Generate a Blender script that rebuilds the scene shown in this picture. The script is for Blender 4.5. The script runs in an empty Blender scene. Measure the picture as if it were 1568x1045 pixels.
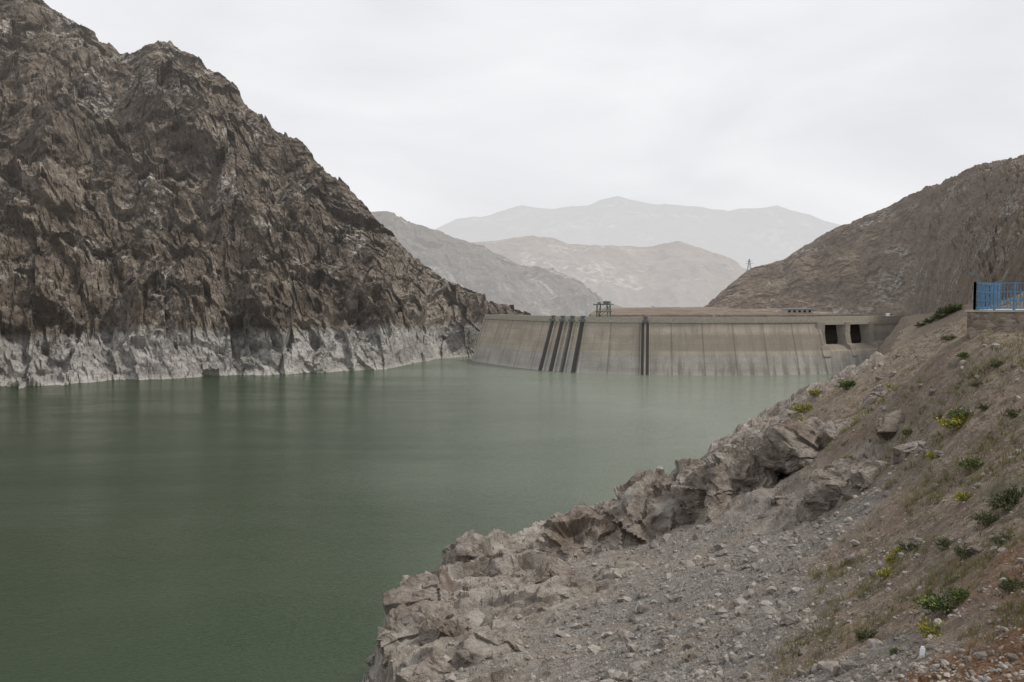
import bpy, bmesh, math, random
import numpy as np
from mathutils import Vector
rng=np.random.RandomState(7); random.seed(3)
sc=bpy.context.scene
F=28/36*1568; CX,CY=784.0,522.5; HC=30.0
PITCH=math.atan(62.5/F)
cp,sp=math.cos(PITCH),math.sin(PITCH)
def ray(px,py):
    a=(px-CX)/F; b=(CY-py)/F
    return np.array([a, cp+b*sp, -sp+b*cp])
def P(px,py,D):
    r=ray(px,py); return np.array([0,0,HC])+r*(D/r[1])
def W(px,py):
    r=ray(px,py); return np.array([0,0,HC])+r*(-HC/r[2])
# ------------------------------------------------ numpy noise
perm=rng.permutation(256).astype(np.int32)
grad=rng.randn(256,3).astype(np.float32); grad/=np.linalg.norm(grad,axis=1)[:,None]
rv=rng.rand(256,8).astype(np.float32)
def hsh(ix,iy,iz): return perm[(perm[(perm[ix&255]+iy)&255]+iz)&255]
def perlin(p):
    i=np.floor(p).astype(np.int32); f=(p-i).astype(np.float32)
    w=f*f*f*(f*(f*6-15)+10); out=0
    for dx in (0,1):
        wx=w[:,0] if dx else 1-w[:,0]
        for dy in (0,1):
            wy=w[:,1] if dy else 1-w[:,1]
            for dz in (0,1):
                wz=w[:,2] if dz else 1-w[:,2]
                g=grad[hsh(i[:,0]+dx,i[:,1]+dy,i[:,2]+dz)]
                out=out+wx*wy*wz*(g[:,0]*(f[:,0]-dx)+g[:,1]*(f[:,1]-dy)+g[:,2]*(f[:,2]-dz))
    return out*1.5
def fbm(p,o=4,gain=.5):
    s=0;a=1
    for k in range(o): s=s+a*perlin(p*(2.03**k)+k*17.3); a*=gain
    return s
def ridged(p,o=4,gain=.5):
    s=0;a=1
    for k in range(o): s=s+a*(1-2*np.abs(perlin(p*(2.07**k)+k*11.7))); a*=gain
    return s
def facet(p):
    """nearest jittered cell, returns tilted-plane height (blocky fractured rock)"""
    p=p.astype(np.float32); i=np.floor(p).astype(np.int32); f=(p-i).astype(np.float32)
    best=np.full(len(p),9.,np.float32); val=np.zeros(len(p),np.float32)
    for dx in (-1,0,1):
        for dy in (-1,0,1):
            for dz in (-1,0,1):
                h=hsh(i[:,0]+dx,i[:,1]+dy,i[:,2]+dz); r=rv[h]
                ax=f[:,0]-dx-r[:,0]; ay=f[:,1]-dy-r[:,1]; az=f[:,2]-dz-r[:,2]
                d=ax*ax+ay*ay+az*az
                m=d<best
                v=ax*(r[:,3]-.5)*2+ay*(r[:,4]-.5)*2+az*(r[:,5]-.5)*2+(r[:,6]-.5)
                best=np.where(m,d,best); val=np.where(m,v,val)
    return val
# ------------------------------------------------ mesh helpers
def link(ob): sc.collection.objects.link(ob); return ob
def mesh_np(name,V,Fq,mat=None,smooth=False,k=4):
    me=bpy.data.meshes.new(name); V=np.ascontiguousarray(V,dtype=np.float32); Fq=np.ascontiguousarray(Fq,dtype=np.int32)
    me.vertices.add(len(V)); me.vertices.foreach_set('co',V.ravel())
    me.loops.add(len(Fq)*k); me.loops.foreach_set('vertex_index',Fq.ravel())
    me.polygons.add(len(Fq)); me.polygons.foreach_set('loop_start',np.arange(len(Fq),dtype=np.int32)*k)
    me.update(calc_edges=True)
    me.polygons.foreach_set('use_smooth',np.full(len(Fq),smooth))
    if mat: me.materials.append(mat)
    return link(bpy.data.objects.new(name,me))
def grid_faces(nr,nc):
    i=np.arange(nr*nc).reshape(nr,nc)
    return np.stack([i[:-1,:-1],i[:-1,1:],i[1:,1:],i[1:,:-1]],-1).reshape(-1,4)
def attr(ob,name,vals):
    a=ob.data.attributes.new(name,'FLOAT','POINT'); a.data.foreach_set('value',np.ascontiguousarray(vals,dtype=np.float32).ravel())
def pymesh(name,V,Fs,mat=None,parent=None,smooth=False):
    me=bpy.data.meshes.new(name); me.from_pydata([tuple(map(float,v)) for v in V],[],Fs)
    bm=bmesh.new(); bm.from_mesh(me); bmesh.ops.recalc_face_normals(bm,faces=bm.faces); bm.to_mesh(me); bm.free()
    if smooth: me.polygons.foreach_set('use_smooth',[True]*len(me.polygons))
    if mat: me.materials.append(mat)
    ob=link(bpy.data.objects.new(name,me))
    if parent: ob.parent=parent
    return ob
def empty(name):
    e=bpy.data.objects.new(name,None); return link(e)
def box_geo(c,s,rot=0,V=None,Fs=None):
    b=len(V); cr,sr=math.cos(rot),math.sin(rot)
    for dz in (-.5,.5):
        for dx,dy in ((-.5,-.5),(.5,-.5),(.5,.5),(-.5,.5)):
            x,y=dx*s[0],dy*s[1]; V.append((c[0]+x*cr-y*sr,c[1]+x*sr+y*cr,c[2]+dz*s[2]))
    for f in ((3,2,1,0),(4,5,6,7),(0,1,5,4),(1,2,6,5),(2,3,7,6),(3,0,4,7)): Fs.append(tuple(b+q for q in f))
def prism_geo(C,z0,z1,V,Fs):
    b=len(V)
    for z in (z0,z1):
        for c in C: V.append((c[0],c[1],z))
    for f in ((3,2,1,0),(4,5,6,7),(0,1,5,4),(1,2,6,5),(2,3,7,6),(3,0,4,7)): Fs.append(tuple(b+q for q in f))
def bar_geo(a,b,w,V,Fs):
    a=Vector(a);b=Vector(b);d=(b-a).normalized(); u=d.cross(Vector((0,0,1)))
    if u.length<.1: u=d.cross(Vector((1,0,0)))
    u.normalize(); v=d.cross(u); n=len(V)
    for q in (a,b):
        for s,t in ((-1,-1),(1,-1),(1,1),(-1,1)): V.append(tuple(q+u*s*w/2+v*t*w/2))
    for f in ((3,2,1,0),(4,5,6,7),(0,1,5,4),(1,2,6,5),(2,3,7,6),(3,0,4,7)): Fs.append(tuple(n+q for q in f))
# ------------------------------------------------ node helpers
class NT:
    def __init__(s,name):
        s.m=bpy.data.materials.new(name); s.m.use_nodes=True; s.t=s.m.node_tree; s.n=s.t.nodes; s.l=s.t.links
        s.b=s.n['Principled BSDF']; s.o=s.n['Material Output']; s.b.inputs['Roughness'].default_value=.9
        s.b.inputs['Specular IOR Level'].default_value=.2
        s.pos=s.n.new('ShaderNodeNewGeometry').outputs['Position']
    def set(s,i,v):
        if isinstance(v,bpy.types.NodeSocket): s.l.new(v,i)
        elif isinstance(v,(tuple,list)) and len(v)==3 and i.type=='RGBA': i.default_value=(*v,1)
        else: i.default_value=v
    def map(s,v,scale=(1,1,1),rot=(0,0,0)):
        m=s.n.new('ShaderNodeMapping'); s.set(m.inputs[0],v); m.inputs['Scale'].default_value=scale; m.inputs['Rotation'].default_value=rot; return m.outputs[0]
    def noise(s,v,scale,detail=6,rough=.55,dist=0):
        m=s.n.new('ShaderNodeTexNoise'); s.set(m.inputs['Vector'],v); m.inputs['Scale'].default_value=scale; m.inputs['Detail'].default_value=min(detail,5)
        m.inputs['Roughness'].default_value=rough; m.inputs['Distortion'].default_value=dist; return m.outputs['Fac']
    def vor(s,v,scale,feat='F1',out='Distance'):
        m=s.n.new('ShaderNodeTexVoronoi'); m.feature=feat; s.set(m.inputs['Vector'],v); m.inputs['Scale'].default_value=scale; return m.outputs[out]
    def mr(s,v,a,b,c=0,d=1):
        m=s.n.new('ShaderNodeMapRange'); s.set(m.inputs[0],v)
        for k,x in zip((1,2,3,4),(a,b,c,d)): m.inputs[k].default_value=x
        return m.outputs[0]
    def math(s,op,a,b=0):
        m=s.n.new('ShaderNodeMath'); m.operation=op; s.set(m.inputs[0],a); s.set(m.inputs[1],b); return m.outputs[0]
    def mix(s,f,a,b,mode='MIX'):
        m=s.n.new('ShaderNodeMix'); m.data_type='RGBA'; m.blend_type=mode; s.set(m.inputs[0],f); s.set(m.inputs[6],a); s.set(m.inputs[7],b); return m.outputs[2]
    def attr(s,n):
        m=s.n.new('ShaderNodeAttribute'); m.attribute_name=n; return m.outputs['Fac']
    def sep(s,v):
        m=s.n.new('ShaderNodeSeparateXYZ'); s.set(m.inputs[0],v); return m.outputs
    def comb(s,x,y,z):
        m=s.n.new('ShaderNodeCombineXYZ'); s.set(m.inputs[0],x); s.set(m.inputs[1],y); s.set(m.inputs[2],z); return m.outputs[0]
    def bump(s,h,st,dist,prev=None):
        m=s.n.new('ShaderNodeBump'); s.set(m.inputs['Height'],h); m.inputs['Strength'].default_value=st; m.inputs['Distance'].default_value=dist
        if prev: s.l.new(prev,m.inputs['Normal'])
        return m.outputs[0]
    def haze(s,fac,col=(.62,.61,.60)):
        e=s.n.new('ShaderNodeEmission'); e.inputs[0].default_value=(*col,1)  # air haze painted on as a glow mixed over the surface
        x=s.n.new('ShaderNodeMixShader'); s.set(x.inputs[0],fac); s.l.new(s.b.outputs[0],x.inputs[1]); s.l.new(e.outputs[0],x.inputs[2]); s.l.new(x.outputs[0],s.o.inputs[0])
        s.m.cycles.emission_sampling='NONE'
def plain(name,col,rough=.7,var=.25,scale=3,metal=0):
    t=NT(name); n=t.noise(t.pos,scale,5); c=t.mix(t.mr(n,.3,.7),tuple(x*(1-var) for x in col),tuple(min(1,x*(1+var)) for x in col))
    t.set(t.b.inputs['Base Color'],c); t.b.inputs['Roughness'].default_value=rough; t.b.inputs['Metallic'].default_value=metal; return t.m
def mountain_mat(name,dark,mid,light,s=1.,haze=0,band=None,bump=1.,hazegrad=None,stretch=(1,1,1),rot=(0,0,0),hcol=(.62,.61,.60),crev_shade=.6):
    t=NT(name); p=t.map(t.pos,stretch,rot)
    n1=t.noise(p,.012*s,8,.6,.6); n2=t.noise(p,.06*s,10,.7,.4); n3=t.noise(p,.35*s,8,.7); vr=t.vor(p,.12*s,'F1','Color')
    c=t.mix(t.mr(n1,.38,.62),dark,mid)
    c=t.mix(t.mr(n2,.5,.68,0,.9),c,light)
    c=t.mix(t.mr(n2,.30,.46,.7,0),c,tuple(x*.5 for x in dark))
    sx=t.sep(vr); c=t.mix(.3,c,t.mix(sx[0],tuple(x*.7 for x in dark),light))
    c=t.mix(t.mr(n3,.36,.56,crev_shade,0),c,tuple(x*.35 for x in dark))  # crevice shade painted into the colour, darker where the bump noise is low
    a=t.attr('relief_tone'); c=t.mix(t.math('MULTIPLY',a,t.mr(n2,.3,.6,.3,.9)),c,tuple(x*.9 for x in light))
    # quartz / pale streaks
    n4=t.noise(p,.02*s,6,.6,1.5); st=t.math('MULTIPLY',t.mr(n4,.54,.62),t.mr(n3,.49,.57))
    c=t.mix(t.math('MULTIPLY',st,.85),c,(.57,.54,.50))
    if band:
        # paler weathered rock on the nose of the spur nearest the dam
        xx=t.sep(t.pos)[0]; lf=t.math('MULTIPLY',t.mr(xx,-130,-40,0,.6),t.mr(n1,.42,.6)); c=t.mix(lf,c,t.mix(t.mr(n3,.38,.6),(.17,.14,.115),(.47,.43,.37)))
        z=t.sep(t.pos)[2]; zz=t.math('ADD',z,t.mr(t.noise(t.pos,.03,5),0,1,-5,5))
        f=t.mr(zz,band-2.2,band+1.8,1,0); g=t.mix(t.mr(n2,.32,.58),(.235,.225,.207),(.55,.53,.495))
        g=t.mix(t.mr(n3,.34,.54,.65,0),g,(.11,.103,.094))
        c=t.mix(t.math('MULTIPLY',f,.87),c,g)
        z2=t.mr(z,.3,1.8,1,0); c=t.mix(t.math('MULTIPLY',z2,.7),c,(.58,.56,.51))
    t.set(t.b.inputs['Base Color'],c)
    b=t.bump(n3,1.*bump,3.0/s); b=t.bump(t.noise(p,1.6*s,6,.7),.8*bump,.7/s,b)
    t.l.new(b,t.b.inputs['Normal'])
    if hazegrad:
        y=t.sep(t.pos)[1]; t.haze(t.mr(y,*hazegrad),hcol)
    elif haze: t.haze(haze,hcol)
    return t.m
# ------------------------------------------------ mountains
def strip(name,foot,crest,x0,x1,nu,nv,mat,tb=-.12,te=1.35,amp=1.,fine=1.,prof=1.1,gx=.02,gy=.008,back=.9,facets=((14,3.6),(5.5,1.5),(2.2,.6)),smooth=False,gul=7.,fb=6.,asp=.45,tilt=.35):
    foot=np.array(foot);crest=np.array(crest)
    s=np.linspace(x0,x1,nu)
    Fp=np.stack([np.interp(s,foot[:,0],foot[:,k]) for k in (1,2,3)],-1); Cp=np.stack([np.interp(s,crest[:,0],crest[:,k]) for k in (1,2,3)],-1)
    t=np.concatenate([np.linspace(tb,0,max(4,nv//14),endpoint=False),np.linspace(0,1,nv),np.linspace(1,te,max(6,nv//6))[1:]])
    T=t[:,None,None]; D=(Cp-Fp)[None]
    V=Fp[None]+D*T
    zt=np.where(t<0,t*1.6,np.where(t<=1,np.power(np.clip(t,0,1),prof),1-(t-1)*back-(t-1)**2))[:,None]
    V[...,2]=Fp[None,:,2]+D[...,2]*zt
    n=np.stack([-D[...,0]*D[...,2],-D[...,1]*D[...,2],D[...,0]**2+D[...,1]**2],-1); n/=np.linalg.norm(n,axis=-1,keepdims=True)+1e-6
    n=np.broadcast_to(n,V.shape)
    L=np.linalg.norm(D,axis=-1); du=np.concatenate([[0],np.cumsum(np.linalg.norm(np.diff((Fp+Cp)/2,axis=0),axis=1))])
    U=np.broadcast_to(du[None],V.shape[:2]); VV=L*t[:,None]
    p=V.reshape(-1,3).astype(np.float32)
    q=np.stack([U.ravel()*gx+VV.ravel()*gx*.25,VV.ravel()*gy,np.zeros(U.size)],-1).astype(np.float32)
    warp=perlin(p*.02*amp**-1)*.3
    q2=q+warp[:,None]
    g=ridged(q2,4)
    d=g*gul*amp + fbm(p/(45*amp),4)*fb*amp
    tt=np.broadcast_to(t[:,None],V.shape[:2]).ravel()
    big=np.interp(tt,[-.1,0,.12,.8,1,1.2],[.15,.25,1,.8,.3,.6]); d=d*big
    # fractured slabs, elongated down the fall line, dipping to one side
    uu=U.ravel()+VV.ravel()*tilt; vv=VV.ravel()*asp-U.ravel()*tilt*.3
    S=np.stack([uu,vv,d*.5],-1).astype(np.float32)
    blk=0; f0=None
    for i,(sz,a) in enumerate(facets):
        wv=perlin(p/sz*.6+i*3)*sz*.3
        fc=facet((S+wv[:,None])/sz+i*31.7)
        if f0 is None: f0=fc
        blk=blk+fc*a*fine*np.interp(tt,[-.1,0,.1,.85,1],[.5,.6,1,1,.35 if i==0 else .65])
    d=d+blk
    p2=p+n.reshape(-1,3)*d[:,None]
    ob=mesh_np(name,p2,grid_faces(len(t),nu),mat,smooth)
    relief_tone=np.clip(-g*.5+.0+fbm(p/30,2)*.6+f0*.5,0,1); attr(ob,'relief_tone',relief_tone)  # paler in gullies and on raised facets, from the displacement noise
    return ob
def fw(L): return [(a,*W(a,b)) for a,b in L]
def fp(L): return [(a,*P(a,b,d)) for a,b,d in L]
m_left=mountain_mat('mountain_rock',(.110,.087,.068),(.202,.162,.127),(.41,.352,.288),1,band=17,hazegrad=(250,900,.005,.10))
strip('mountain',fw([(-600,640),(-300,612),(0,593),(100,586),(170,581),(250,579),(350,575),(440,573),(500,570),(590,564),(650,554),(690,547),(735,544),(830,542)]),
 fp([(-600,-330,560),(-300,-160,600),(0,-4,640),(60,3,630),(110,33,620),(185,86,610),(205,86,605),(235,74,597),(262,70,590),(300,87,575),(345,127,560),(380,162,545),(430,207,525),(470,232,505),(500,267,490),(545,302,480),(565,327,472),(600,367,462),(640,407,455),(690,442,455),(735,465,460),(765,488,465),(830,505,470)]),
 -330,830,1150,640,m_left,gx=.014,gy=.006,gul=10,fb=11,facets=((32,8.),(13,3.8),(5.5,1.6),(2.2,.6)),asp=.75,tilt=.45)
m_right=mountain_mat('hillside_rock',(.20,.145,.102),(.30,.225,.162),(.40,.32,.24),.8,hazegrad=(80,900,.0,.16),stretch=(1,1,2.2),rot=(0,.35,0),crev_shade=.4)
strip('hillside',fp([(1020,500,560),(1075,492,540),(1150,484,520),(1250,480,480),(1400,474,420),(1470,464,260),(1568,452,130),(1800,440,80),(2300,430,60)]),
 fp([(1020,520,640),(1060,495,620),(1078,482,620),(1100,455,625),(1125,432,630),(1150,415,635),(1175,408,630),(1200,400,620),(1240,375,600),(1280,350,580),(1340,330,550),(1380,308,530),(1420,290,500),(1480,265,460),(1568,240,420),(1800,190,330),(2300,100,260)]),
 1022,2200,900,420,m_right,gul=3.5,gx=.012,gy=.008,fb=6,facets=((14,1.5),(5,.7),(2.2,.3)),asp=1.3,tilt=-.5)
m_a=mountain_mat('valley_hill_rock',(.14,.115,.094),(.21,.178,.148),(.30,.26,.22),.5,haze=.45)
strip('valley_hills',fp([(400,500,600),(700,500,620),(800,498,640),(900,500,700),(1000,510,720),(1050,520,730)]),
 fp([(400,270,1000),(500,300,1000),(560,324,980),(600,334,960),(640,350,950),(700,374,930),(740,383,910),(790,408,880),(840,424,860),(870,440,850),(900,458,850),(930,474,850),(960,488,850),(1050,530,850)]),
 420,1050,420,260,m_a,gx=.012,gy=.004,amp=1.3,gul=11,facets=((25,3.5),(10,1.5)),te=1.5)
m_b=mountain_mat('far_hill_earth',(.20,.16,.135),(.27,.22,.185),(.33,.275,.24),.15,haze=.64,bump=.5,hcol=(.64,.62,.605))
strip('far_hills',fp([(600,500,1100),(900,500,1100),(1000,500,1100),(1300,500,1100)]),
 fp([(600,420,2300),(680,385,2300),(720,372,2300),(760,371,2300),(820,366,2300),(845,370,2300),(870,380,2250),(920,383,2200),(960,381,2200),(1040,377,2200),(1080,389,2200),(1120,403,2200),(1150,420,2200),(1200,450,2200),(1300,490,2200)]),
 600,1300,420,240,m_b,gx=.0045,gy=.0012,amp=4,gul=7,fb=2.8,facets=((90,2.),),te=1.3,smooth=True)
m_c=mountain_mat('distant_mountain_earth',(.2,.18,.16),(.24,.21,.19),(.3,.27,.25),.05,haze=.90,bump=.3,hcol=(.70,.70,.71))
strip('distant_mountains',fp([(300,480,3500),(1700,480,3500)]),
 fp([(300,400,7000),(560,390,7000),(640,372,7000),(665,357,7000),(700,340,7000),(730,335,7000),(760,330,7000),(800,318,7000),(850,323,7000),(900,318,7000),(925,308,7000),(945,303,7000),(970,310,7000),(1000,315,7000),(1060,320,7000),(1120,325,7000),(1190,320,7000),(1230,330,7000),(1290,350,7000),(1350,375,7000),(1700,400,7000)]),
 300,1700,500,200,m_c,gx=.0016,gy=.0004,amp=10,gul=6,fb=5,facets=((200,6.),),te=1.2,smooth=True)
# ------------------------------------------------ near slope
ctrl=[ # px,py,D,rock,green,rust
(592,1045,30,1,0,0),(606,905,45,1,0,0),(714,846,60,1,0,0),(862,803,70,1,0,0),(1000,752,85,1,0,0),(1150,655,110,1,.1,0),(1240,604,140,.2,.5,0),
(1300,569,170,.1,.6,0),(1370,533,210,.1,.5,0),(1395,500,260,.1,.5,0),
(1568,1045,9,0,.3,1),(1300,1045,14,0,.1,.1),(1000,1045,21,0,0,0),(780,1045,26,.8,0,0),(680,1000,31,1,0,0),
(1568,850,14,0,1,.5),(1568,700,20,0,1,.1),(1568,600,27,0,1,0),(1568,512,36,.1,1,0),(1480,514,43,.1,.9,0),
(1350,870,22,.0,.45,0),(1350,720,38,.4,.7,0),(1400,600,52,.2,1,0),(1200,850,32,0,0,0),(1200,720,56,1,0,0),(1290,760,40,1,.1,0),(1100,950,25,0,0,0),(1450,750,25,0,1,.1),(1450,900,16,0,.9,.35),
(1000,850,46,.6,0,0),(850,920,40,.8,0,0),(900,980,32,.1,0,0),(1100,770,60,1,0,0),(1300,640,80,.2,.8,0),(1100,860,38,0,0,0),(1440,528,85,.1,1,0)]
C3=[];CA=[]
for a,b,d,r_,g_,u_ in ctrl: C3.append(P(a,b,d)); CA.append((r_,g_,u_))
for x,y,z,*c in [(0,0,28.3,0,.5,.5),(6,0,28.6,0,.5,.6),(15,-5,29.5,0,.5,.5),(30,5,29.5,0,.8,0),(50,0,31,0,.8,0),(-3,-15,28,0,.5,.5),(40,60,28.8,0,.8,0),(70,115,29.0,0,.6,0),(120,210,28.2,0,.5,0),
   (28,36.5,28.0,0,.9,0),(32,36.5,28.2,0,.9,0),(38,37,28.4,0,.9,0),(29,45,28.3,0,.9,0),(38,46,28.6,0,.9,0),
   (165,300,26.0,.2,.6,0),(165,335,23,.2,.4,0),(195,385,23,.2,.3,0),(250,460,25,.2,.3,0),(260,380,27,0,.4,0),(200,250,30,0,.4,0),(130,120,32,0,.4,0),(300,480,28,0,.4,0)]:
    C3.append(np.array([x,y,z])); CA.append(tuple(c))
C3=np.array(C3); CA=np.array(CA)
def phi(r2): return np.where(r2>1e-9,.5*r2*np.log(r2+1e-12),0)
X=C3[:,:2]/50.; NX=len(X)
K=phi(((X[:,None]-X[None])**2).sum(-1))+np.eye(NX)*2e-4; Pm=np.c_[np.ones(NX),X]
A=np.block([[K,Pm],[Pm.T,np.zeros((3,3))]]); wts=np.linalg.solve(A,np.r_[C3[:,2],0,0,0])
def tps(xy):
    q=xy/50.; out=np.zeros(len(q))
    for k in range(NX): out+=wts[k]*phi(((q-X[k])**2).sum(-1))
    return out+wts[NX]+q@wts[NX+1:]
E=np.array([(-8,-60),(-5,-20),(-4,0),(-4,14),(-4.2,22)]+[tuple(c[:2]) for c in C3[:10]]+[(166,338),(197,388),(300,520)])
def cls(xy):
    best=np.full(len(xy),1e18); cpnt=np.zeros_like(xy); sgn=np.ones(len(xy))
    for a,b in zip(E[:-1],E[1:]):
        d=b-a; t=np.clip(((xy-a)@d)/(d@d),0,1); c=a+t[:,None]*d; r2=((xy-c)**2).sum(-1)
        cr=d[0]*(xy[:,1]-a[1])-d[1]*(xy[:,0]-a[0]); m=r2<best
        best=np.where(m,r2,best); cpnt[m]=c[m]; sgn=np.where(m,np.sign(cr),sgn)
    return np.sqrt(best)*sgn,cpnt
def masks(xy):
    w=1/(((xy[:,None]-C3[None,:,:2])**2).sum(-1)/ (3+.02*(C3[None,:,0]**2+C3[None,:,1]**2)) +.05)**1.6
    return (w@CA)/w.sum(-1)[:,None]
def near(xy,full=False):
    xy=np.asarray(xy,float); d,c=cls(xy); 
    wob=perlin((np.c_[xy,xy[:,0]*0]*.25).astype(np.float32))*.9+perlin((np.c_[xy,xy[:,0]*0]*.9).astype(np.float32))*.3
    d=d+wob*np.clip(np.hypot(xy[:,0],xy[:,1])/60,.2,1.5); out=d>0
    e=xy.copy(); e[out]=c[out]
    z=tps(e); r=np.hypot(xy[:,0],xy[:,1])
    z=np.where(out,z-np.minimum(d,40)*(1.5+3.0*np.exp(-(r/55)**2)),z)
    M=np.concatenate([masks(q) for q in np.array_split(xy,max(1,len(xy)//20000))])
    rock=M[:,0]; rock=np.where(out,np.maximum(rock,.8*np.exp(-r/150)+.2),rock)
    p=np.c_[xy,z].astype(np.float32)
    nz=perlin(p*.12)*.35+perlin(p*.45+5)*.25; rk=np.clip((rock+nz-.40)/.45,0,1); rk=rk*rk*(3-2*rk)
    h=fbm(p/18,3)*.5*np.clip(r/30,0.15,2.0)
    h+=fbm(p/1.6,4)*.12
    pr=p@np.array([[.9,.2,.1],[-.25,.85,.4],[.1,-.5,1.0]],np.float32)
    pr=pr*np.array([.55,1,.6],np.float32)+perlin(p/3.)[:,None]*.8
    sc_=np.clip(r/50,.45,1.5)
    h+=rk*(facet(pr/5.)*.7*sc_+facet(pr/2.1+9)*.26*sc_**.5+facet(pr/.8+3)*.08+ridged(p/8,5)*.65*sc_+fbm(p/.9,3)*.15-.45)
    h+=(1-rk)*(facet(p/.5)*.045+ridged(p*np.array([.9,.35,.5],np.float32)/3.,4)*.10)
    fade=np.clip(1-(r-230)/120,.25,1)
    # levelled ground around the fenced platform
    pl=np.exp(-(((xy[:,0]-31)/10)**2+((xy[:,1]-41)/7)**2)**2); h=h*(1-.8*pl)
    z=np.where(pl>.02,z-np.maximum(z-28.3,0)*np.minimum(1,pl*1.6),z)
    z=np.maximum(z+h*fade*np.where(out,np.exp(-np.clip(d,0,9)/6),1),-7)
    if full: return z,rk,M[:,1],M[:,2]
    return z
NA,NR=900,860
ang=np.concatenate([np.linspace(-50,-14,40,endpoint=False),np.linspace(-14,36,NA),np.linspace(36,85,60)[1:]])*math.pi/180
rr=np.exp(np.linspace(math.log(2.2),math.log(560),NR))
RR,AA=np.meshgrid(rr,ang,indexing='ij'); xy=np.stack([RR*np.sin(AA),RR*np.cos(AA)],-1).reshape(-1,2)
z,rk,gr,ru=near(xy,True)
ROCKC=((.158,.131,.110),(.345,.305,.262),(.072,.060,.051),(.44,.41,.37),(.150,.113,.084))
t=NT('slope_ground'); n0=t.noise(t.pos,.35,6,.6); n1=t.noise(t.pos,1.6,8,.65); n2=t.noise(t.pos,9,8,.7); n3=t.noise(t.pos,40,5,.7); vc=t.sep(t.vor(t.pos,16,'F1','Color')); vb=t.sep(t.vor(t.pos,5.5,'F1','Color'))
scree=t.mix(vc[0],(.12,.110,.099),(.33,.31,.285)); scree=t.mix(t.mr(vb[1],.8,1,0,.5),scree,(.42,.40,.375)); scree=t.mix(t.mr(n1,.4,.6,.6,0),scree,(.15,.13,.11)); scree=t.mix(t.mr(n0,.48,.60,0,.6),scree,(.25,.205,.16))
rockc=t.mix(t.mr(n1,.35,.65),ROCKC[0],ROCKC[1]); rockc=t.mix(t.mr(n2,.3,.5,.6,0),rockc,ROCKC[2]); rockc=t.mix(t.mr(n0,.50,.66,0,.7),rockc,ROCKC[3])
rockc=t.mix(t.mr(n0,.3,.46,.75,0),rockc,ROCKC[4])
soil=t.mix(t.mr(n1,.35,.65),(.135,.102,.074),(.26,.208,.155)); soil=t.mix(t.mr(vc[1],.72,1,0,.75),soil,(.36,.325,.28)); soil=t.mix(t.mr(n0,.52,.62,0,.4),soil,(.21,.145,.108)); soil=t.mix(t.mr(vb[0],.78,.95,0,.4),soil,(.10,.08,.062))
vegf=t.math('MULTIPLY',t.mr(t.noise(t.pos,.55,7,.7),.52,.64),.45); soil=t.mix(vegf,soil,(.11,.108,.052))
rust=t.mix(t.mr(n2,.4,.6),(.10,.055,.03),(.21,.115,.058)); rust=t.mix(t.mr(vc[2],.8,1,0,.7),rust,(.22,.18,.15))
c=t.mix(t.mr(t.math('ADD',t.attr('green'),t.mr(n1,0,1,-.35,.35)),.25,.55),scree,soil)
c=t.mix(t.mr(t.math('ADD',t.attr('rust'),t.mr(n1,0,1,-.35,.35)),.3,.6),c,rust)
c=t.mix(t.attr('rock'),c,rockc)
t.set(t.b.inputs['Base Color'],c)
b=t.bump(n2,.7,.14); b=t.bump(t.vor(t.pos,16),.5,.05,b); b=t.bump(n3,.5,.03,b); b=t.bump(n1,.5,.3,b); t.l.new(b,t.b.inputs['Normal'])
m_slope=t.m
slope=mesh_np('rocky_slope_ground',np.c_[xy,z],grid_faces(NR,len(ang))[:,::-1],m_slope,False)
attr(slope,'rock',rk);attr(slope,'green',gr);attr(slope,'rust',ru)
LR,LA=np.log(rr),ang; Z2=z.reshape(NR,-1); RK2=rk.reshape(NR,-1); GR2=gr.reshape(NR,-1)
def samp(x,y,arr=None):
    arr=Z2 if arr is None else arr
    r=np.hypot(x,y); a=np.arctan2(x,y); i=np.clip(np.interp(np.log(r),LR,np.arange(NR)),0,NR-1.001); j=np.clip(np.interp(a,LA,np.arange(len(LA))),0,len(LA)-1.001)
    i0=i.astype(int);j0=j.astype(int);u=i-i0;v=j-j0
    return arr[i0,j0]*(1-u)*(1-v)+arr[i0+1,j0]*u*(1-v)+arr[i0,j0+1]*(1-u)*v+arr[i0+1,j0+1]*u*v
def hit(px,py):
    r=ray(px,py); k=np.exp(np.linspace(math.log(4),math.log(500),4000)); pts=np.array([0,0,HC])+k[:,None]*r
    g=samp(pts[:,0],pts[:,1]); m=np.nonzero(pts[:,2]<g)[0]
    return pts[m[0]] if len(m) else None
# ------------------------------------------------ rocks
def ico(sub):
    bm=bmesh.new(); bmesh.ops.create_icosphere(bm,subdivisions=sub,radius=1); bm.verts.ensure_lookup_table()
    V=np.array([v.co[:] for v in bm.verts]); Fc=np.array([[v.index for v in f.verts] for f in bm.faces]); bm.free(); return V,Fc
def angular(V,k,lo=.55):
    nrm=rng.randn(k,3); nrm/=np.linalg.norm(nrm,axis=1)[:,None]; dd=rng.uniform(lo,1,k)
    dt=V@nrm.T; r=np.where(dt>.05,dd/np.maximum(dt,.05),9).min(1); return V*np.minimum(r,1.15)[:,None]
def rotm():
    q=rng.randn(4); q/=np.linalg.norm(q); w,x,y,z_=q
    return np.array([[1-2*(y*y+z_*z_),2*(x*y-z_*w),2*(x*z_+y*w)],[2*(x*y+z_*w),1-2*(x*x+z_*z_),2*(y*z_-x*w)],[2*(x*z_-y*w),2*(y*z_+x*w),1-2*(x*x+y*y)]])
m_rock=NT('outcrop_rock'); t=m_rock
n1=t.noise(t.pos,1.6,8,.65,.5); n2=t.noise(t.pos,9,8,.7); n0=t.noise(t.pos,.35,4,.6)
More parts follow.
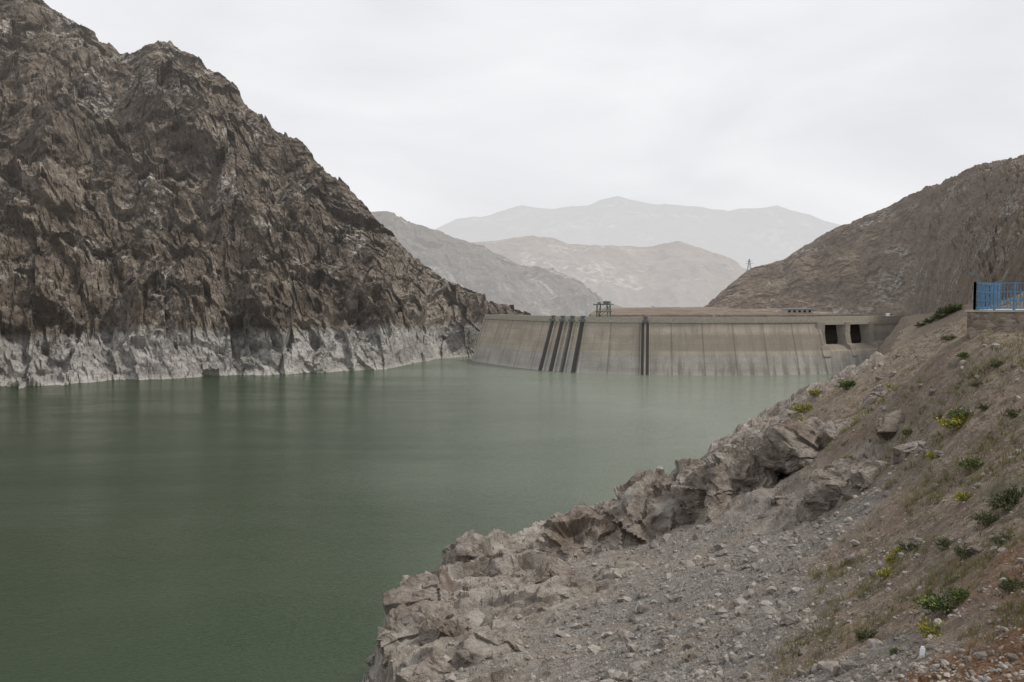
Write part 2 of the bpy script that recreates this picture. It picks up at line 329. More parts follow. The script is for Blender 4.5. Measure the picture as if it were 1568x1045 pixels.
c=t.mix(t.mr(n1,.35,.65),ROCKC[0],ROCKC[1]); c=t.mix(t.mr(n2,.3,.5,.6,0),c,ROCKC[2]); c=t.mix(t.mr(n0,.5,.66,0,.7),c,ROCKC[3]); c=t.mix(t.mr(n0,.3,.46,.75,0),c,ROCKC[4])
t.set(t.b.inputs['Base Color'],c); b=t.bump(n1,.8,.4); b=t.bump(n2,.9,.12,b); t.l.new(b,t.b.inputs['Normal'])
def rock_mesh(name,items,sub,mat,stretch=(.6,1.4)):
    V0,F0=ico(sub); Vs=[];Fs=[];o=0
    for (x,y,zc,s,flat) in items:
        v=angular(V0,rng.randint(9,16))
        if sub>=3:
            o_=rng.rand(3)*50
            v=v+ (facet(v*2.2+o_)*.13+fbm((v*2.5+o_).astype(np.float32),3)*.10)[:,None]*V0
        v=v*rng.uniform(*stretch,3); R=rotm() ; v=v@R.T; v[:,2]*=flat
        Vs.append(v*s+np.array([x,y,zc])); Fs.append(F0+o); o+=len(V0)
    return mesh_np(name,np.concatenate(Vs),np.concatenate(Fs),mat,False,3)
# big bedded crags: continuous ledges following the spur, beds dipping towards the water
BN=np.array([-.35,-.45,.82]); BN/=np.linalg.norm(BN)
V6,F6=ico(6); V5,F5=ico(5); cV=[];cF=[];o=0
# px,py, half length, half width, half height, heading offset, tilt
for px,py,a_,b_,c_,ho,ti in [(900,835,4.4,2.8,2.3,0,.15),(985,800,5.,3.1,3.1,.1,.22),(1060,775,4.8,3.,2.9,0,.28),(1130,735,4.6,2.9,2.6,.05,.25),(1205,697,4.4,3.1,2.3,-.3,.2),(1255,688,3.2,2.2,1.8,-.5,.1),
   (1295,746,2.3,1.7,1.3,-.7,.05),(1335,736,1.6,1.2,.95,-.7,0),(842,890,1.6,1.3,1.1,.3,.1),(780,880,2.6,1.9,1.4,0,.15),(718,850,1.4,1.2,1.2,0,.1),(660,910,2.2,1.6,1.2,0,.1),(628,965,1.8,1.4,1.1,.2,.1),(700,965,1.8,1.5,1.0,.1,.1),(760,985,1.6,1.3,.9,.2,.1),(645,1035,1.6,1.3,1.0,.1,0),(1150,680,2.8,1.9,1.5,0,.2),(1030,747,2.4,1.7,1.2,0,.2),(930,792,2.6,1.7,1.3,0,.2),(1345,612,2.0,1.4,.9,-.4,.1),(1395,690,1.1,.8,.5,-.4,.1),(1370,650,1.4,1.,.65,-.4,0),(870,905,1.8,1.2,.8,0,.1),(940,880,1.8,1.2,.7,0,.1)]:
    h=hit(px,py)
    if h is None: continue
    V0,F0=(V6,F6) if a_>1.5 else (V5,F5)
    v=angular(V0,14,.66)*np.array([a_,b_,c_])
    th=math.atan2(.81,.59)+ho; R=np.array([[math.cos(th),-math.sin(th),0],[math.sin(th),math.cos(th),0],[0,0,1]]); T_=np.array([[math.cos(ti),0,-math.sin(ti)],[0,1,0],[math.sin(ti),0,math.cos(ti)]])
    v=v@T_.T@R.T; nd_=(V0@T_.T@R.T); w_=v+h
    wp=w_.astype(np.float32); s_=min(1,c_/1.8)
    bs=1. if px>820 else .3
    bed=(w_@BN)/ .75+perlin(wp*.35)*1.3+perlin(wp*1.4)*.25; fr_=bed-np.floor(bed); hb=(np.sin(np.floor(bed)*12.9898)*43758.5)%1
    disp=(facet(wp*.38)*.78+facet(wp*.95+7)*.32+facet(wp*2.6+2)*.08+fbm(wp*.45,3)*.42+fbm(wp*2.2,3)*.06)*s_+bs*((hb-.5)*.24*s_-.12*s_*np.clip((fr_-.78)/.22,0,1))
    v=w_+nd_*disp[:,None]+np.array([0,0,-c_*.18])
    cV.append(v); cF.append(F0+o); o+=len(V0)
mesh_np('rock_crag',np.concatenate(cV),np.concatenate(cF),m_rock.m,False,3)
items=[]
k=0
while k<190:
    r=math.exp(rng.uniform(math.log(24),math.log(120))); a=rng.uniform(-.2,.5); x,y=r*math.sin(a),r*math.cos(a)
    if samp(np.array([x]),np.array([y]),RK2)[0]>.6:
        s=rng.uniform(.3,1.)**2*.9*(r/60)**.5; items.append((x,y,samp(np.array([x]),np.array([y]))[0]-s*.3,s,.65)); k+=1
for px,py,s in [(1440,506,.6),(1530,526,.35),(1410,830,.25),(1500,840,.2),(1340,940,.16),(1060,1010,.3),(1230,1000,.15),(1180,940,.2),(1390,545,.7),(1420,520,.6),(1350,580,.5),(1460,560,.35),(1430,600,.3)]:
    h=hit(px,py)
    if h is not None: items.append((h[0],h[1],h[2]-s*.2,s,.6))
rock_mesh('boulders',items,4,m_rock.m)
# scree stones
N=30000; r=np.exp(rng.uniform(math.log(8),math.log(200),N*3)); a=rng.uniform(-.2,.62,N*3); x,y=r*np.sin(a),r*np.cos(a)
rk_=samp(x,y,RK2); gr_=samp(x,y,GR2); keep=(rng.rand(len(r))<np.clip(1.05-rk_*.8-gr_*.88,.12,1)); x,y,r=x[keep][:N],y[keep][:N],r[keep][:N]; gg=samp(x,y,GR2)
zz=samp(x,y); s=np.minimum(.020+.026*rng.pareto(2.1,len(x)),.24)*np.clip((r/22)**.6,.4,2.4)*np.where(gg>.4,.75,1); s=np.where(r<15,np.minimum(s,.07),s)
ok=~((x>22)&(x<50)&(y>40)&(y<50)); x,y,zz,s=x[ok],y[ok],zz[ok],s[ok]
t=NT('scree_stone'); rn=t.vor(t.pos,3.,'F1','Color'); n2=t.noise(t.pos,12,6,.7); c=t.mix(t.sep(rn)[0],(.15,.132,.115),(.40,.37,.335)); c=t.mix(t.mr(n2,.35,.6,.5,0),c,(.12,.098,.08)); t.set(t.b.inputs['Base Color'],c); t.l.new(t.bump(n2,.6,.03),t.b.inputs['Normal'])
rock_mesh('scree_stones',list(zip(x,y,zz+s*.15,s,np.full(len(x),.8))),1,t.m)
# ------------------------------------------------ water
t=NT('lake_water'); p=t.pos
t.b.inputs['IOR'].default_value=1.33; t.b.inputs['Specular IOR Level'].default_value=.5
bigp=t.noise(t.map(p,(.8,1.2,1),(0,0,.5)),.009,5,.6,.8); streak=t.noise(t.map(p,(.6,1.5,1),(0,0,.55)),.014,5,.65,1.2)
sx=t.sep(p); sheen_pos=t.math('ADD',t.math('ADD',sx[0],t.math('MULTIPLY',sx[1],.17)),t.mr(bigp,0,1,-34,34))
sheen_f=t.mr(sheen_pos,-85,75); wc=t.mix(t.mr(sheen_f,0,.5),(.014,.028,.006),(.031,.052,.024)); wc=t.mix(t.mr(sheen_f,.48,1),wc,(.19,.215,.17))  # green water; pale sky sheen towards the dam and dark left painted in
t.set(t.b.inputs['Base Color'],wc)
t.set(t.b.inputs['Roughness'],t.mr(streak,.40,.62,.07,.17))
w1=t.noise(t.map(p,(1,2.6,1),(0,0,-.35)),.55,3,.55,.4); w2=t.noise(t.map(p,(1,2.4,1),(0,0,.3)),1.7,3,.6,.3); w3=t.noise(t.map(p,(1,2,1),(0,0,-.1)),.16,3,.5)
wst=t.mr(streak,.38,.62,.20,.50)
b=t.bump(w1,.5,.22); t.set(b.node.inputs['Distance'],wst); b=t.bump(w2,.8,.26,b); b=t.bump(w3,.3,.3,b); t.l.new(b,t.b.inputs['Normal'])
m_water=t.m
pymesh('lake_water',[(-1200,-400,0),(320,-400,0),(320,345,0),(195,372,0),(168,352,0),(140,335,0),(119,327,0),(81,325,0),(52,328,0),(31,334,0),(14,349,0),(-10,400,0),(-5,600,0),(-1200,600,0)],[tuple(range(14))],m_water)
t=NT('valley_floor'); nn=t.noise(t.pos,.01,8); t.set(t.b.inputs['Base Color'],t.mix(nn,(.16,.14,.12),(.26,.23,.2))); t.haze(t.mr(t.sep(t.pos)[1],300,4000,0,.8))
pymesh('ground',[(-15000,-15000,-9),(15000,-15000,-9),(15000,15000,-9),(-15000,15000,-9)],[(0,1,2,3)],t.m)
# ------------------------------------------------ dam
pts=np.array([(-20,394),(-1.2,359),(12.8,339.5),(30.8,325),(52,318.5),(81.6,315.5),(119,319),(142,327),(170,344),(205,375)],float)
for _ in range(3):
    q=[pts[0]]
    for a,b in zip(pts[:-1],pts[1:]): q+= [a*.75+b*.25,a*.25+b*.75]
    q.append(pts[-1]); pts=np.array(q)
sl=np.r_[0,np.cumsum(np.linalg.norm(np.diff(pts,axis=0),axis=1))]; LEN=sl[-1]
BAT=8.;ZC=22.
def fr(u):
    u=np.atleast_1d(u).astype(float); g=lambda v: np.stack([np.interp(v,sl,pts[:,0]),np.interp(v,sl,pts[:,1])],-1)
    p=g(u); d=g(np.minimum(u+4,LEN))-g(np.maximum(u-4,0)); d/=np.linalg.norm(d,axis=1)[:,None]; nn=np.stack([d[:,1],-d[:,0]],-1)
    return p-nn*BAT,nn,d
def proj(x,y,z): 
    v=np.array([x,y,z-HC]); yc=v[1]*cp-v[2]*sp; zc=v[1]*sp+v[2]*cp; return CX+F*v[0]/yc, CY-F*zc/yc
us=np.arange(0,LEN,.25); cpos,cn,cd=fr(us)
basepx=np.array([proj(*(cpos[i]+cn[i]*BAT),0)[0] for i in range(len(us))]); toppx=np.array([proj(*cpos[i],ZC)[0] for i in range(len(us))])
ub=lambda px: float(np.interp(px,basepx,us)); ut=lambda px: float(np.interp(px,toppx,us))
USP=ut(1254)
t=NT('dam_concrete'); uvn=t.n.new('ShaderNodeUVMap').outputs[0]; s3=t.sep(uvn); u_,z_=s3[0],s3[1]
lift=t.math('FRACT',t.math('DIVIDE',z_,2.4)); 
stain=t.noise(t.comb(t.math('MULTIPLY',u_,.5),t.math('MULTIPLY',z_,.09),0.),1,7,.6); blot=t.noise(t.comb(u_,t.math('MULTIPLY',z_,1.6),3.),.07,7,.6); fine=t.noise(t.comb(u_,z_,0.),1.2,8,.7)
panel=t.noise(t.comb(t.math('FLOOR',t.math('DIVIDE',u_,13.)),t.math('FLOOR',t.math('DIVIDE',z_,2.4)),0.),3.7,0)
hzn=t.math('ADD',z_,t.mr(fine,0,1,-.6,.6))
top=t.mix(t.mr(blot,.35,.65),(.35,.30,.235),(.47,.415,.335)); low=t.mix(t.mr(blot,.35,.65),(.31,.293,.262),(.43,.41,.375))
c=t.mix(t.mr(hzn,7.6,8.6),low,top); c=t.mix(t.mr(panel,.3,.7,.35,0),c,(.22,.19,.15))
c=t.mix(t.math('MULTIPLY',t.mr(stain,.50,.70),.5),c,(.15,.13,.105))
c=t.mix(t.math('MULTIPLY',t.mr(lift,.0,.07,1,0),.5),c,(.17,.15,.12))
c=t.mix(t.math('MULTIPLY',t.mr(hzn,.2,1.6,1,0),.5),c,(.48,.46,.42))
c=t.mix(t.math('MULTIPLY',t.mr(hzn,18.2,19.4),.4),c,(.22,.19,.15))
# streaks falling below the mid level on the right half
st2=t.noise(t.comb(t.math('MULTIPLY',u_,.35),t.math('MULTIPLY',z_,.05),9.),1,4,.6)
k2=t.math('MULTIPLY',t.mr(u_,95,125,0,.8),t.math('MULTIPLY',t.mr(st2,.47,.58),t.mr(z_,0,9,.9,.3)))
c=t.mix(k2,c,(.13,.117,.10))
k3=t.math('MULTIPLY',t.mr(u_,90,120,0,.6),t.math('MULTIPLY',t.mr(hzn,9,10),t.mr(hzn,15.5,17,1,0))); c=t.mix(k3,c,(.17,.14,.105))
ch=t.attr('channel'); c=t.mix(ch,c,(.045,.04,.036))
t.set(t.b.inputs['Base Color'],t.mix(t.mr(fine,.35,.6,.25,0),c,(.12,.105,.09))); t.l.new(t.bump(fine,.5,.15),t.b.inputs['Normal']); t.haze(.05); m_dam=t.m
m_conc=plain('crest_concrete',(.38,.355,.30),.9,.2,1.5); m_dark=plain('gate_steel',(.05,.043,.038),.6,.3,1); m_steel=plain('grey_steel',(.15,.17,.17),.5,.2,2)
dam=empty('concrete_dam')
off=lambda z: BAT*(1-z/ZC)
zr=np.concatenate([[-6,-2],np.linspace(0,ZC-1.2,34)]); uc=np.arange(0,USP+.01,.25); Pp,Pn,_=fr(uc)
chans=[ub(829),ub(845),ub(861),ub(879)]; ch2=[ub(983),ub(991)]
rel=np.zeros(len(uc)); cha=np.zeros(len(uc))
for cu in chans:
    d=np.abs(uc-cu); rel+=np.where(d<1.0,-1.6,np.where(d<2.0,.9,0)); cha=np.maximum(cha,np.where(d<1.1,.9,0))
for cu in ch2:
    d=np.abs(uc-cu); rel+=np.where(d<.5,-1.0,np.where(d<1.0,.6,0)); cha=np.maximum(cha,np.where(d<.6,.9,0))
jt=np.abs((uc+3)%13-6.5); rel+=np.where(jt<.2,-.12,0); cha=np.maximum(cha,np.where(jt<.26,.32,0))
O=off(zr)[:,None]+rel[None]*np.ones((len(zr),1)); Vd=np.zeros((len(zr),len(uc),3)); Vd[...,:2]=Pp[None]+Pn[None]*O[...,None]; Vd[...,2]=zr[:,None]
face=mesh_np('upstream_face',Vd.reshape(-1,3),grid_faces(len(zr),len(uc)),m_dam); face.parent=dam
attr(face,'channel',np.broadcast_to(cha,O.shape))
def setuv(ob,UV):
    l=ob.data.uv_layers.new(name='UVMap'); vi=np.zeros(len(ob.data.loops),np.int32); ob.data.loops.foreach_get('vertex_index',vi); l.data.foreach_set('uv',UV[vi].astype(np.float32).ravel())
setuv(face,np.stack([np.broadcast_to(uc,O.shape),np.broadcast_to(zr[:,None],O.shape)],-1).reshape(-1,2))
def sweep(name,prof,u0,u1,mat,step=1.):
    uu=np.linspace(u0,u1,max(2,int((u1-u0)/step)+1)); p,nn,_=fr(uu); V=[];Fs=[];UV=[];k=len(prof)
    for i in range(len(uu)):
        for o,zv in prof: V.append((p[i,0]+nn[i,0]*o,p[i,1]+nn[i,1]*o,zv)); UV.append((uu[i]+o*.3,zv))
    for i in range(len(uu)-1):
        for j in range(k): Fs.append((i*k+j,i*k+(j+1)%k,(i+1)*k+(j+1)%k,(i+1)*k+j))
    Fs.append(tuple(range(k))); Fs.append(tuple((len(uu)-1)*k+j for j in range(k)))
    ob=pymesh(name,V,Fs,mat,dam); setuv(ob,np.array(UV)); return ob
U1=LEN-1
sweep('crest_beam',[(.9,ZC-1.2),(.9,ZC),(-8,ZC),(-8,ZC-1.2)],0,U1,m_conc)
sweep('upstream_parapet',[(.75,ZC+.003),(.75,ZC+1.0),(.45,ZC+1.0),(.45,ZC+.003)],0,U1,m_conc)
sweep('downstream_parapet',[(-7.6,ZC+.003),(-7.6,ZC+1.),(-7.9,ZC+1.),(-7.9,ZC+.003)],0,U1,m_conc)
sweep('dam_body_core',[(-7.5,-6),(-7.5,ZC-1.2),(-.6-1.5,ZC-1.2),(off(-6)-2.3,-6)],0.02,USP,m_dam)
sweep('abutment_wall',[(off(-6)-.1,-6),(1.2,ZC-1.0),(-9,ZC-1.0),(-9,-6)],-0.0,.9,m_conc)
# spillway: two gated bays between three piers, then a plain wing wall
sill=[(off(-6),-6),(off(9),9)]+[(off(9)-.3-i*.9,9+2.6*math.sin(i/6*math.pi/2)) for i in range(1,7)]+[(-7.5,11),(-7.5,-6)]
sweep('spillway_sill',sill,USP+.01,U1,m_dam)
usteps=[USP,ut(1294),ut(1330)]
for i,u in enumerate(usteps):
    w=(2.0,1.5,1.5)[i]
    sweep('spillway_pier_%d'%(i+1),[(off(7)+.5,7),(4.4,10.5),(4.0,11.2),(2.4,12),(1.5,16),(1.5,ZC-1.22),(-7,ZC-1.22),(-7,7)],u-w,u+w,m_dam)
    if i<2:
        sweep('spillway_gate_%d'%(i+1),[(-3.0,10.3),(-2.2,13),(-3.,17),(-3.5,19.8),(-4,19.8),(-3.8,13),(-3.6,10.3)],u+w+.05,usteps[i+1]-1.55,m_dark)
sweep('spillway_wing_wall',[(off(7)-1,7),(3.0,11.5),(.6,12.5),(.6,ZC-1.22),(-7,ZC-1.22),(-7,7)],usteps[2]+1.55,U1,m_dam)
sweep('spillway_bridge_girder',[(1.2,ZC-2.2),(1.2,ZC-1.21),(-6.9,ZC-1.21),(-6.9,ZC-2.2)],USP,U1,m_conc)
for cu in chans+[sum(ch2)/2]:
    p,nn,_=fr(cu); V=[];Fs=[]
    rot=math.atan2(nn[0,1],nn[0,0])+math.pi/2; c0=p[0]+nn[0]*.6
    box_geo((c0[0],c0[1],ZC+.6),(1.5,1.0,1.2),rot,V,Fs); box_geo((c0[0],c0[1],ZC+1.3),(1.9,1.4,.2),rot,V,Fs); box_geo((c0[0]+nn[0,0],c0[1]+nn[0,1],ZC-.5),(2.4,1.2,.8),rot,V,Fs)
    pymesh('gate_hoist',V,Fs,m_steel,dam)
# gantry
ug=ut(921); p,nn,dd=fr(ug); p=p[0]-nn[0]*3.5; nn=nn[0]; dd=dd[0]; V=[];Fs=[]; rot=math.atan2(dd[1],dd[0])
def loc(a,b,z): return (p[0]+dd[0]*a+nn[0]*b,p[1]+dd[1]*a+nn[1]*b,z)
for a in (-2.8,2.2):
    for b in (-2,2): bar_geo(loc(a,b,ZC),loc(a*.85,b,ZC+6),.45,V,Fs)
    bar_geo(loc(a,-2,ZC+3),loc(a,2,ZC+3),.3,V,Fs); bar_geo(loc(a,-2,ZC+.5),loc(a,2,ZC+5.5),.2,V,Fs)
for b in (-2,2): bar_geo(loc(-2.7,b,ZC+1),loc(2,b,ZC+5.6),.18,V,Fs); bar_geo(loc(-3.,b,ZC+3.2),loc(2.6,b,ZC+3.2),.3,V,Fs)
box_geo(loc(-.3,0,ZC+6.2),(7.4,4.8,.5),rot,V,Fs); box_geo(loc(1.2,0,ZC+7.),(2.6,2.4,1.2),rot,V,Fs); box_geo(loc(-2.2,0,ZC+6.8),(1.0,1.6,.8),rot,V,Fs)
pymesh('gantry_crane',V,Fs,m_steel)
# crest lamps
def lamp(x,y,z,h,name='street_lamp',arm=(1,0),w=.16):
    V=[];Fs=[]; bar_geo((x,y,z),(x,y,z+h),w,V,Fs); bar_geo((x,y,z+h),(x+arm[0]*1.2,y+arm[1]*1.2,z+h+.25*w/.16),w*.6,V,Fs); box_geo((x+arm[0]*1.4,y+arm[1]*1.4,z+h+.25*w/.16),(.7*w/.16,.3*w/.16,.14),0,V,Fs); box_geo((x,y,z+.15),(.35*w/.16,.35*w/.16,.3),0,V,Fs)
    return pymesh(name,V,Fs,m_steel)
for px in (1262,1118):
    q,nn2,_=fr(ut(px)); q=q[0]-nn2[0]*6.8; lamp(q[0],q[1],ZC,4.5 if px>1200 else 3)
# ------------------------------------------------ small building beyond the crest, transmission tower, vehicle
m_wall=plain('painted_wall',(.42,.40,.36),.9,.12,1); m_roof=plain('sheet_roof',(.42,.45,.47),.5,.15,1); m_glass=plain('dark_glass',(.03,.035,.04),.2,.2,2)
def house(x,y,z,w,d,h,rot):
    e=empty('flat_roof_building'); V=[];Fs=[]; box_geo((x,y,z+h/2),(w,d,h),rot,V,Fs); pymesh('walls',V,Fs,m_wall,e)
    V=[];Fs=[]; box_geo((x,y,z+h+.2),(w+1,d+1,.4),rot,V,Fs); pymesh('roof',V,Fs,m_roof,e)
    V=[];Fs=[]; cr,sr=math.cos(rot),math.sin(rot)
    for i in range(int(w//3)):
        a=-w/2+1.5+i*3; b=-d/2-.02; box_geo((x+a*cr-b*sr,y+a*sr+b*cr,z+h*.55),(1.4,.08,1.2),rot,V,Fs)
    pymesh('windows',V,Fs,m_glass,e)
b0=P(1220,480,455); house(b0[0],b0[1],b0[2]-.5,15,7,3.0,.1); pymesh('building_terrace_ground',[(b0[0]-120,b0[1]-12,b0[2]-.6),(b0[0]+140,b0[1]-14,b0[2]-.6),(b0[0]+150,b0[1]+120,b0[2]+4),(b0[0]-100,b0[1]+120,b0[2]+2),(b0[0]-120,b0[1]-20,-8),(b0[0]+140,b0[1]-22,-8)],[(0,1,2,3),(4,5,1,0)],m_right)
b0=P(1160,482,500); house(b0[0],b0[1],b0[2]-.5,9,6,3,-.1)
def tower(x,y,z,h):
    V=[];Fs=[]; lv=[0,.3,.55,.75,.9,1.]; hw=[.16,.11,.07,.045,.03,.01]
    cs=lambda k:[(x+a*hw[k]*h,y+b*hw[k]*h,z+lv[k]*h) for a,b in ((-1,-1),(1,-1),(1,1),(-1,1))]
    for k in range(5):
        A_,B_=cs(k),cs(k+1)
        for i in range(4): bar_geo(A_[i],B_[i],.17,V,Fs); bar_geo(A_[i],B_[(i+1)%4],.1,V,Fs); bar_geo(B_[i],B_[(i+1)%4],.1,V,Fs)
    for zf,w in ((.72,.24),(.86,.19)): bar_geo((x-w*h,y,z+zf*h),(x+w*h,y,z+zf*h),.2,V,Fs)
    pymesh('transmission_tower',V,Fs,m_steel)
q=P(1147,420,632); tower(q[0],q[1],q[2]-1,13)
def van(x,y,z,rot):
    e=empty('white_van'); e.location=(x,y,z); e.rotation_euler=(0,0,rot)
    pr=[(-2.4,.35),(-2.4,1.9),(-2.2,2.05),(1.0,2.05),(1.7,1.25),(2.4,1.05),(2.45,.35)]; V=[(a,s,b) for s in (-.9,.9) for a,b in pr]; k=len(pr)
    pymesh('body',V,[tuple(range(k)),tuple(range(k,2*k))]+[(i,(i+1)%k,k+(i+1)%k,k+i) for i in range(k)],plain('white_paint',(.75,.75,.74),.35,.05),e)
    V=[];Fs=[]
    for s in (-.91,.91):
        for a in (-1.7,-.6,.5): box_geo((a,s,1.55),(.9,.03,.55),0,V,Fs)
    pymesh('windows',V,Fs,m_glass,e); V=[];Fs=[]
    for a in (-1.5,1.5):
        for s in (-.8,.8):
            b=len(V)
            for w in (-.12,.12):
                for i in range(14): V.append((a+.36*math.cos(i/14*6.283),s+w,.36+.36*math.sin(i/14*6.283)))
            Fs+= [tuple(b+i for i in range(14)),tuple(b+14+i for i in range(14))]+[(b+i,b+(i+1)%14,b+14+(i+1)%14,b+14+i) for i in range(14)]
    pymesh('wheels',V,Fs,plain('tyre_rubber',(.03,.03,.03)),e)
# parked on the crest road, near the right abutment
q,nn2,dd2=fr(ut(1380)); q=q[0]-nn2[0]*5.0; van(q[0],q[1],ZC+.005,math.atan2(dd2[0,1],dd2[0,0]))
# ------------------------------------------------ blue fence on stone wall
m_blue=plain('blue_paint',(.10,.22,.36),.5,.2,6); 
t=NT('stone_masonry'); v1=t.vor(t.map(t.pos,(1,1,1.5)),3.2,'F1','Color'); ve=t.vor(t.map(t.pos,(1,1,1.5)),3.2,'DISTANCE_TO_EDGE'); c=t.mix(t.sep(v1)[0],(.15,.12,.095),(.33,.28,.23)); c=t.mix(t.mr(ve,.0,.06,1,0),c,(.30,.28,.25)); t.set(t.b.inputs['Base Color'],c); t.l.new(t.bump(t.mr(ve,0,.12),.6,.06),t.b.inputs['Normal']); m_mas=t.m
A2=P(1481,475,42); fz=A2[2]; A2=A2[:2]; dv=np.array([.998,-.06]); dv/=np.linalg.norm(dv); sv=np.array([.66,.75]); sv/=np.linalg.norm(sv)
wall=empty('stone_retaining_wall'); L1,L2=16.,7.
cor=lambda e: [A2-dv*e-sv*e,A2+dv*(L1+e)-sv*e,A2+dv*(L1+e)+sv*(L2+e),A2-dv*e+sv*(L2+e)]
V=[];Fs=[]; prism_geo(cor(0),fz-2.6,fz-.11,V,Fs); pymesh('masonry',V,Fs,m_mas,wall)
V=[];Fs=[]; prism_geo(cor(.1),fz-.108,fz,V,Fs); pymesh('coping',V,Fs,m_conc,wall)
fence=empty('blue_metal_fence'); V=[];Fs=[];V2=[];F2=[]
def fline(a,d,L,gap):
    k=int(L/1.0)
    for i in range(k+1):
        q=a+d*(i*L/k); bar_geo((q[0],q[1],fz),(q[0],q[1],fz+1.48),.09,V,Fs)
    e=a+d*L
    for h in (.10,.50,.95,1.42): bar_geo((a[0],a[1],fz+h),(e[0],e[1],fz+h),.06,V,Fs)
    for i in range(int(L/gap)):
        q=a+d*(i*gap); bar_geo((q[0],q[1],fz+.12),(q[0],q[1],fz+1.38),.03,V2,F2)
a0=A2+dv*.3+sv*.3
fline(a0,dv,15.2,.167); fline(a0,sv,6.3,1.)
pymesh('posts_and_rails',V,Fs,m_blue,fence); pymesh('pickets',V2,F2,m_blue,fence)
lamp(a0[0]+.25,a0[1]+.3,fz,1.85,arm=(-.22,0),w=.06)
# ------------------------------------------------ vegetation
m_leafs=[plain('leaf_green',(.055,.095,.03),.7,.45,14),plain('leaf_yellow_green',(.19,.20,.045),.7,.4,14),plain('leaf_olive',(.095,.105,.05),.8,.4,14),plain('flower_yellow',(.44,.37,.05),.7,.3,14)]
m_stem=plain('stem_brown',(.12,.09,.06))
def shrub(px,py,wpx,kind,name='shrub'):
    h=hit(px,py)
    if h is None: return
    R=wpx/2/F*h[1]*1.15; V=[];Fs=[];mi=[]
    ns=70; nl=26; sq=rng.uniform(.55,.95); lx,ly=rng.uniform(.75,1.25,2)
    for i in range(ns):
        a=rng.uniform(0,6.283); el=math.acos(rng.uniform(.05,1))
        d=np.array([math.cos(a)*math.sin(el)*lx,math.sin(a)*math.sin(el)*ly,math.cos(el)*sq]); ln=R*rng.uniform(.5,1.15)
        base=h+np.array([math.cos(a),math.sin(a),0])*R*.12-np.array([0,0,.05])
        tip=base+d*ln; bar_geo(base,tip,R*.012,V,Fs); mi+= [2]*6
        for j in range(nl):
            f=rng.uniform(.3,1.02)**.7; q=base+d*ln*f+rng.randn(3)*R*.055
            l=rng.randn(3)*.7+d*1.1; l/=np.linalg.norm(l); sd=np.cross(l,rng.randn(3)); sd/=np.linalg.norm(sd)+1e-6
            L_=R*rng.uniform(.09,.17); w_=L_*.24; b=len(V)
            V+= [tuple(q),tuple(q+l*L_*.5+sd*w_),tuple(q+l*L_),tuple(q+l*L_*.5-sd*w_)]; Fs.append((b,b+1,b+2,b+3)); mi.append(1 if (f>.88 and rng.rand()<.75) else 0)
    me=bpy.data.meshes.new(name); me.from_pydata([tuple(map(float,v)) for v in V],[],Fs)
    a_,b_={'y':(1,3),'g':(0,1),'o':(2,2)}[kind]
    for m in (m_leafs[a_],m_leafs[b_],m_stem): me.materials.append(m)
    me.polygons.foreach_set('material_index',mi); link(bpy.data.objects.new(name,me))
for s_ in [(1472,652,50,'y'),(1478,640,38,'g'),(1299,594,30,'g'),(1232,629,26,'y'),(1248,604,20,'y'),(1225,645,16,'y'),(1497,715,40,'g'),(1456,930,68,'g'),(1478,915,40,'g'),(1430,968,42,'y'),(1327,978,38,'o'),(1392,664,20,'g'),(1360,594,18,'y'),(1452,480,28,'o'),(1462,478,26,'g'),(1440,488,22,'o'),(1425,494,18,'g'),(1556,635,34,'o'),(1395,840,30,'o'),(1450,835,30,'o'),(1360,880,30,'y'),(1480,765,30,'y'),(1520,800,44,'o'),(1545,775,54,'o'),(1560,760,40,'o'),(1540,830,40,'o'),(1430,700,22,'y'),(1375,1000,26,'o'),(1410,500,16,'o'),(1510,625,22,'o'),(1480,850,34,'o'),(1300,705,18,'y'),(1555,900,40,'o'),(1370,860,26,'y'),(1380,845,22,'y'),(1500,590,20,'o'),(1440,640,18,'o'),(1455,520,20,'o'),(1480,545,20,'g'),(1530,560,24,'o')]: shrub(*s_)
# grass
N=6500; r=np.exp(rng.uniform(math.log(9),math.log(150),N*3)); a=rng.uniform(.2,.62,N*3); x,y=r*np.sin(a),r*np.cos(a); g_=samp(x,y,GR2); cl=perlin(np.c_[x,y,x*0].astype(np.float32)*.3)+perlin(np.c_[x,y,x*0+4].astype(np.float32)*.9)*.5
keep=(g_>.4)&(rng.rand(len(x))<np.clip(.18+cl*1.6,.03,1))&~((x>22)&(y>41)&(y<50)); x,y,r=x[keep][:N],y[keep][:N],r[keep][:N]; zz=samp(x,y)
nb=14; M_=len(x)*nb; bx=np.repeat(np.c_[x,y,zz],nb,0); rs=np.repeat(np.clip(r/25,.6,2.2),nb)
root=bx+np.c_[rng.randn(M_,2)*.05*rs[:,None],np.full(M_,-.02)]; tip=root+np.c_[rng.randn(M_,2)*.09*rs[:,None],rng.uniform(.10,.30,M_)*rs**.5]; sd=rng.randn(M_,3)*np.array([1,1,0]); sd/=np.linalg.norm(sd,axis=1)[:,None]; sd*=(.007*rs)[:,None]
V=np.stack([root-sd,root+sd,tip],1).reshape(-1,3); Fg=np.arange(M_*3).reshape(-1,3)
t=NT('dry_grass'); nn=t.noise(t.pos,1.2,4); t.set(t.b.inputs['Base Color'],t.mix(t.mr(nn,.35,.65),(.10,.112,.04),(.26,.215,.11)))
mesh_np('grass',V,Fg,t.m,False,3)
# litter
h=hit(1412,1006); V=[];Fs=[]; bar_geo((h[0],h[1],h[2]),(h[0]+.02,h[1]+.03,h[2]+.12),.07,V,Fs); bar_geo((h[0]+.02,h[1]+.03,h[2]+.12),(h[0]+.024,h[1]+.034,h[2]+.15),.04,V,Fs); pymesh('plastic_bottle',V,Fs,plain('white_plastic',(.75,.76,.78),.3,.05))
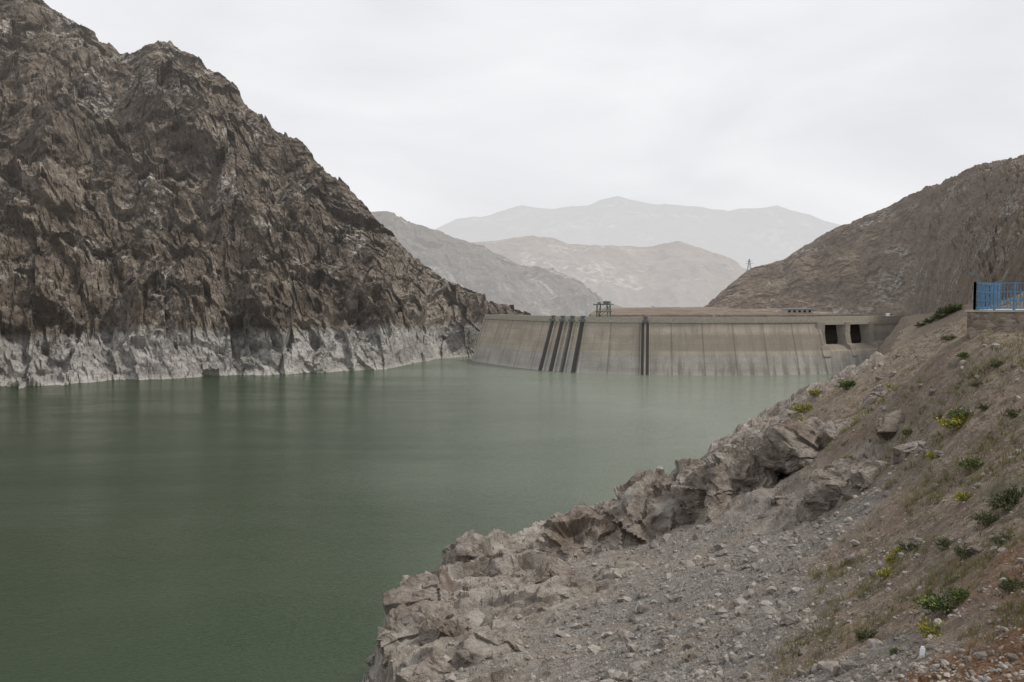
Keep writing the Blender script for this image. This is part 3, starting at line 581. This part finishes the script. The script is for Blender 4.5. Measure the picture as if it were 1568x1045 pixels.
# ------------------------------------------------ world, sun, camera
SE,SA=50,94   # elevation, azimuth clockwise from +Y
w=bpy.data.worlds.new('World'); sc.world=w; w.use_nodes=True; nt=w.node_tree; nd=nt.nodes; lk=nt.links
bg=nd['Background']; sky=nd.new('ShaderNodeTexSky'); sky.sky_type='NISHITA'; sky.sun_disc=False; sky.sun_elevation=math.radians(SE); sky.sun_rotation=math.radians(SA); sky.dust_density=3
tc=nd.new('ShaderNodeTexCoord'); mp=nd.new('ShaderNodeMapping'); mp.inputs['Scale'].default_value=(1,1,2.6); lk.new(tc.outputs['Generated'],mp.inputs[0])
nz=nd.new('ShaderNodeTexNoise'); nz.inputs['Scale'].default_value=2.6; nz.inputs['Detail'].default_value=7; nz.inputs['Roughness'].default_value=.5; nz.inputs['Distortion'].default_value=.4; lk.new(mp.outputs[0],nz.inputs['Vector'])
cr=nd.new('ShaderNodeValToRGB'); cr.color_ramp.elements[0].position=.3; cr.color_ramp.elements[0].color=(8.0,8.0,8.25,1); cr.color_ramp.elements[1].position=.68; cr.color_ramp.elements[1].color=(9.7,9.7,9.9,1); lk.new(nz.outputs['Fac'],cr.inputs[0])
mx=nd.new('ShaderNodeMix'); mx.data_type='RGBA'; mx.inputs[0].default_value=.95; lk.new(sky.outputs[0],mx.inputs[6]); lk.new(cr.outputs[0],mx.inputs[7]); lk.new(mx.outputs[2],bg.inputs[0]); bg.inputs[1].default_value=.1
sl_=bpy.data.lights.new('sun','SUN'); sl_.energy=2.4; sl_.angle=math.radians(7); sl_.color=(1,.95,.88); so=link(bpy.data.objects.new('sun',sl_))
dvec=Vector((math.sin(math.radians(SA))*math.cos(math.radians(SE)),math.cos(math.radians(SA))*math.cos(math.radians(SE)),math.sin(math.radians(SE)))); so.rotation_euler=dvec.to_track_quat('Z','Y').to_euler()
cam=bpy.data.cameras.new('camera'); cam.lens=28; cam.sensor_width=36; cam.clip_end=40000; cam.clip_start=.1; co=link(bpy.data.objects.new('camera',cam)); co.location=(0,0,HC); co.rotation_euler=(math.pi/2-PITCH,0,0); sc.camera=co
sc.view_settings.view_transform='Standard'; sc.view_settings.look='None'; sc.view_settings.exposure=0
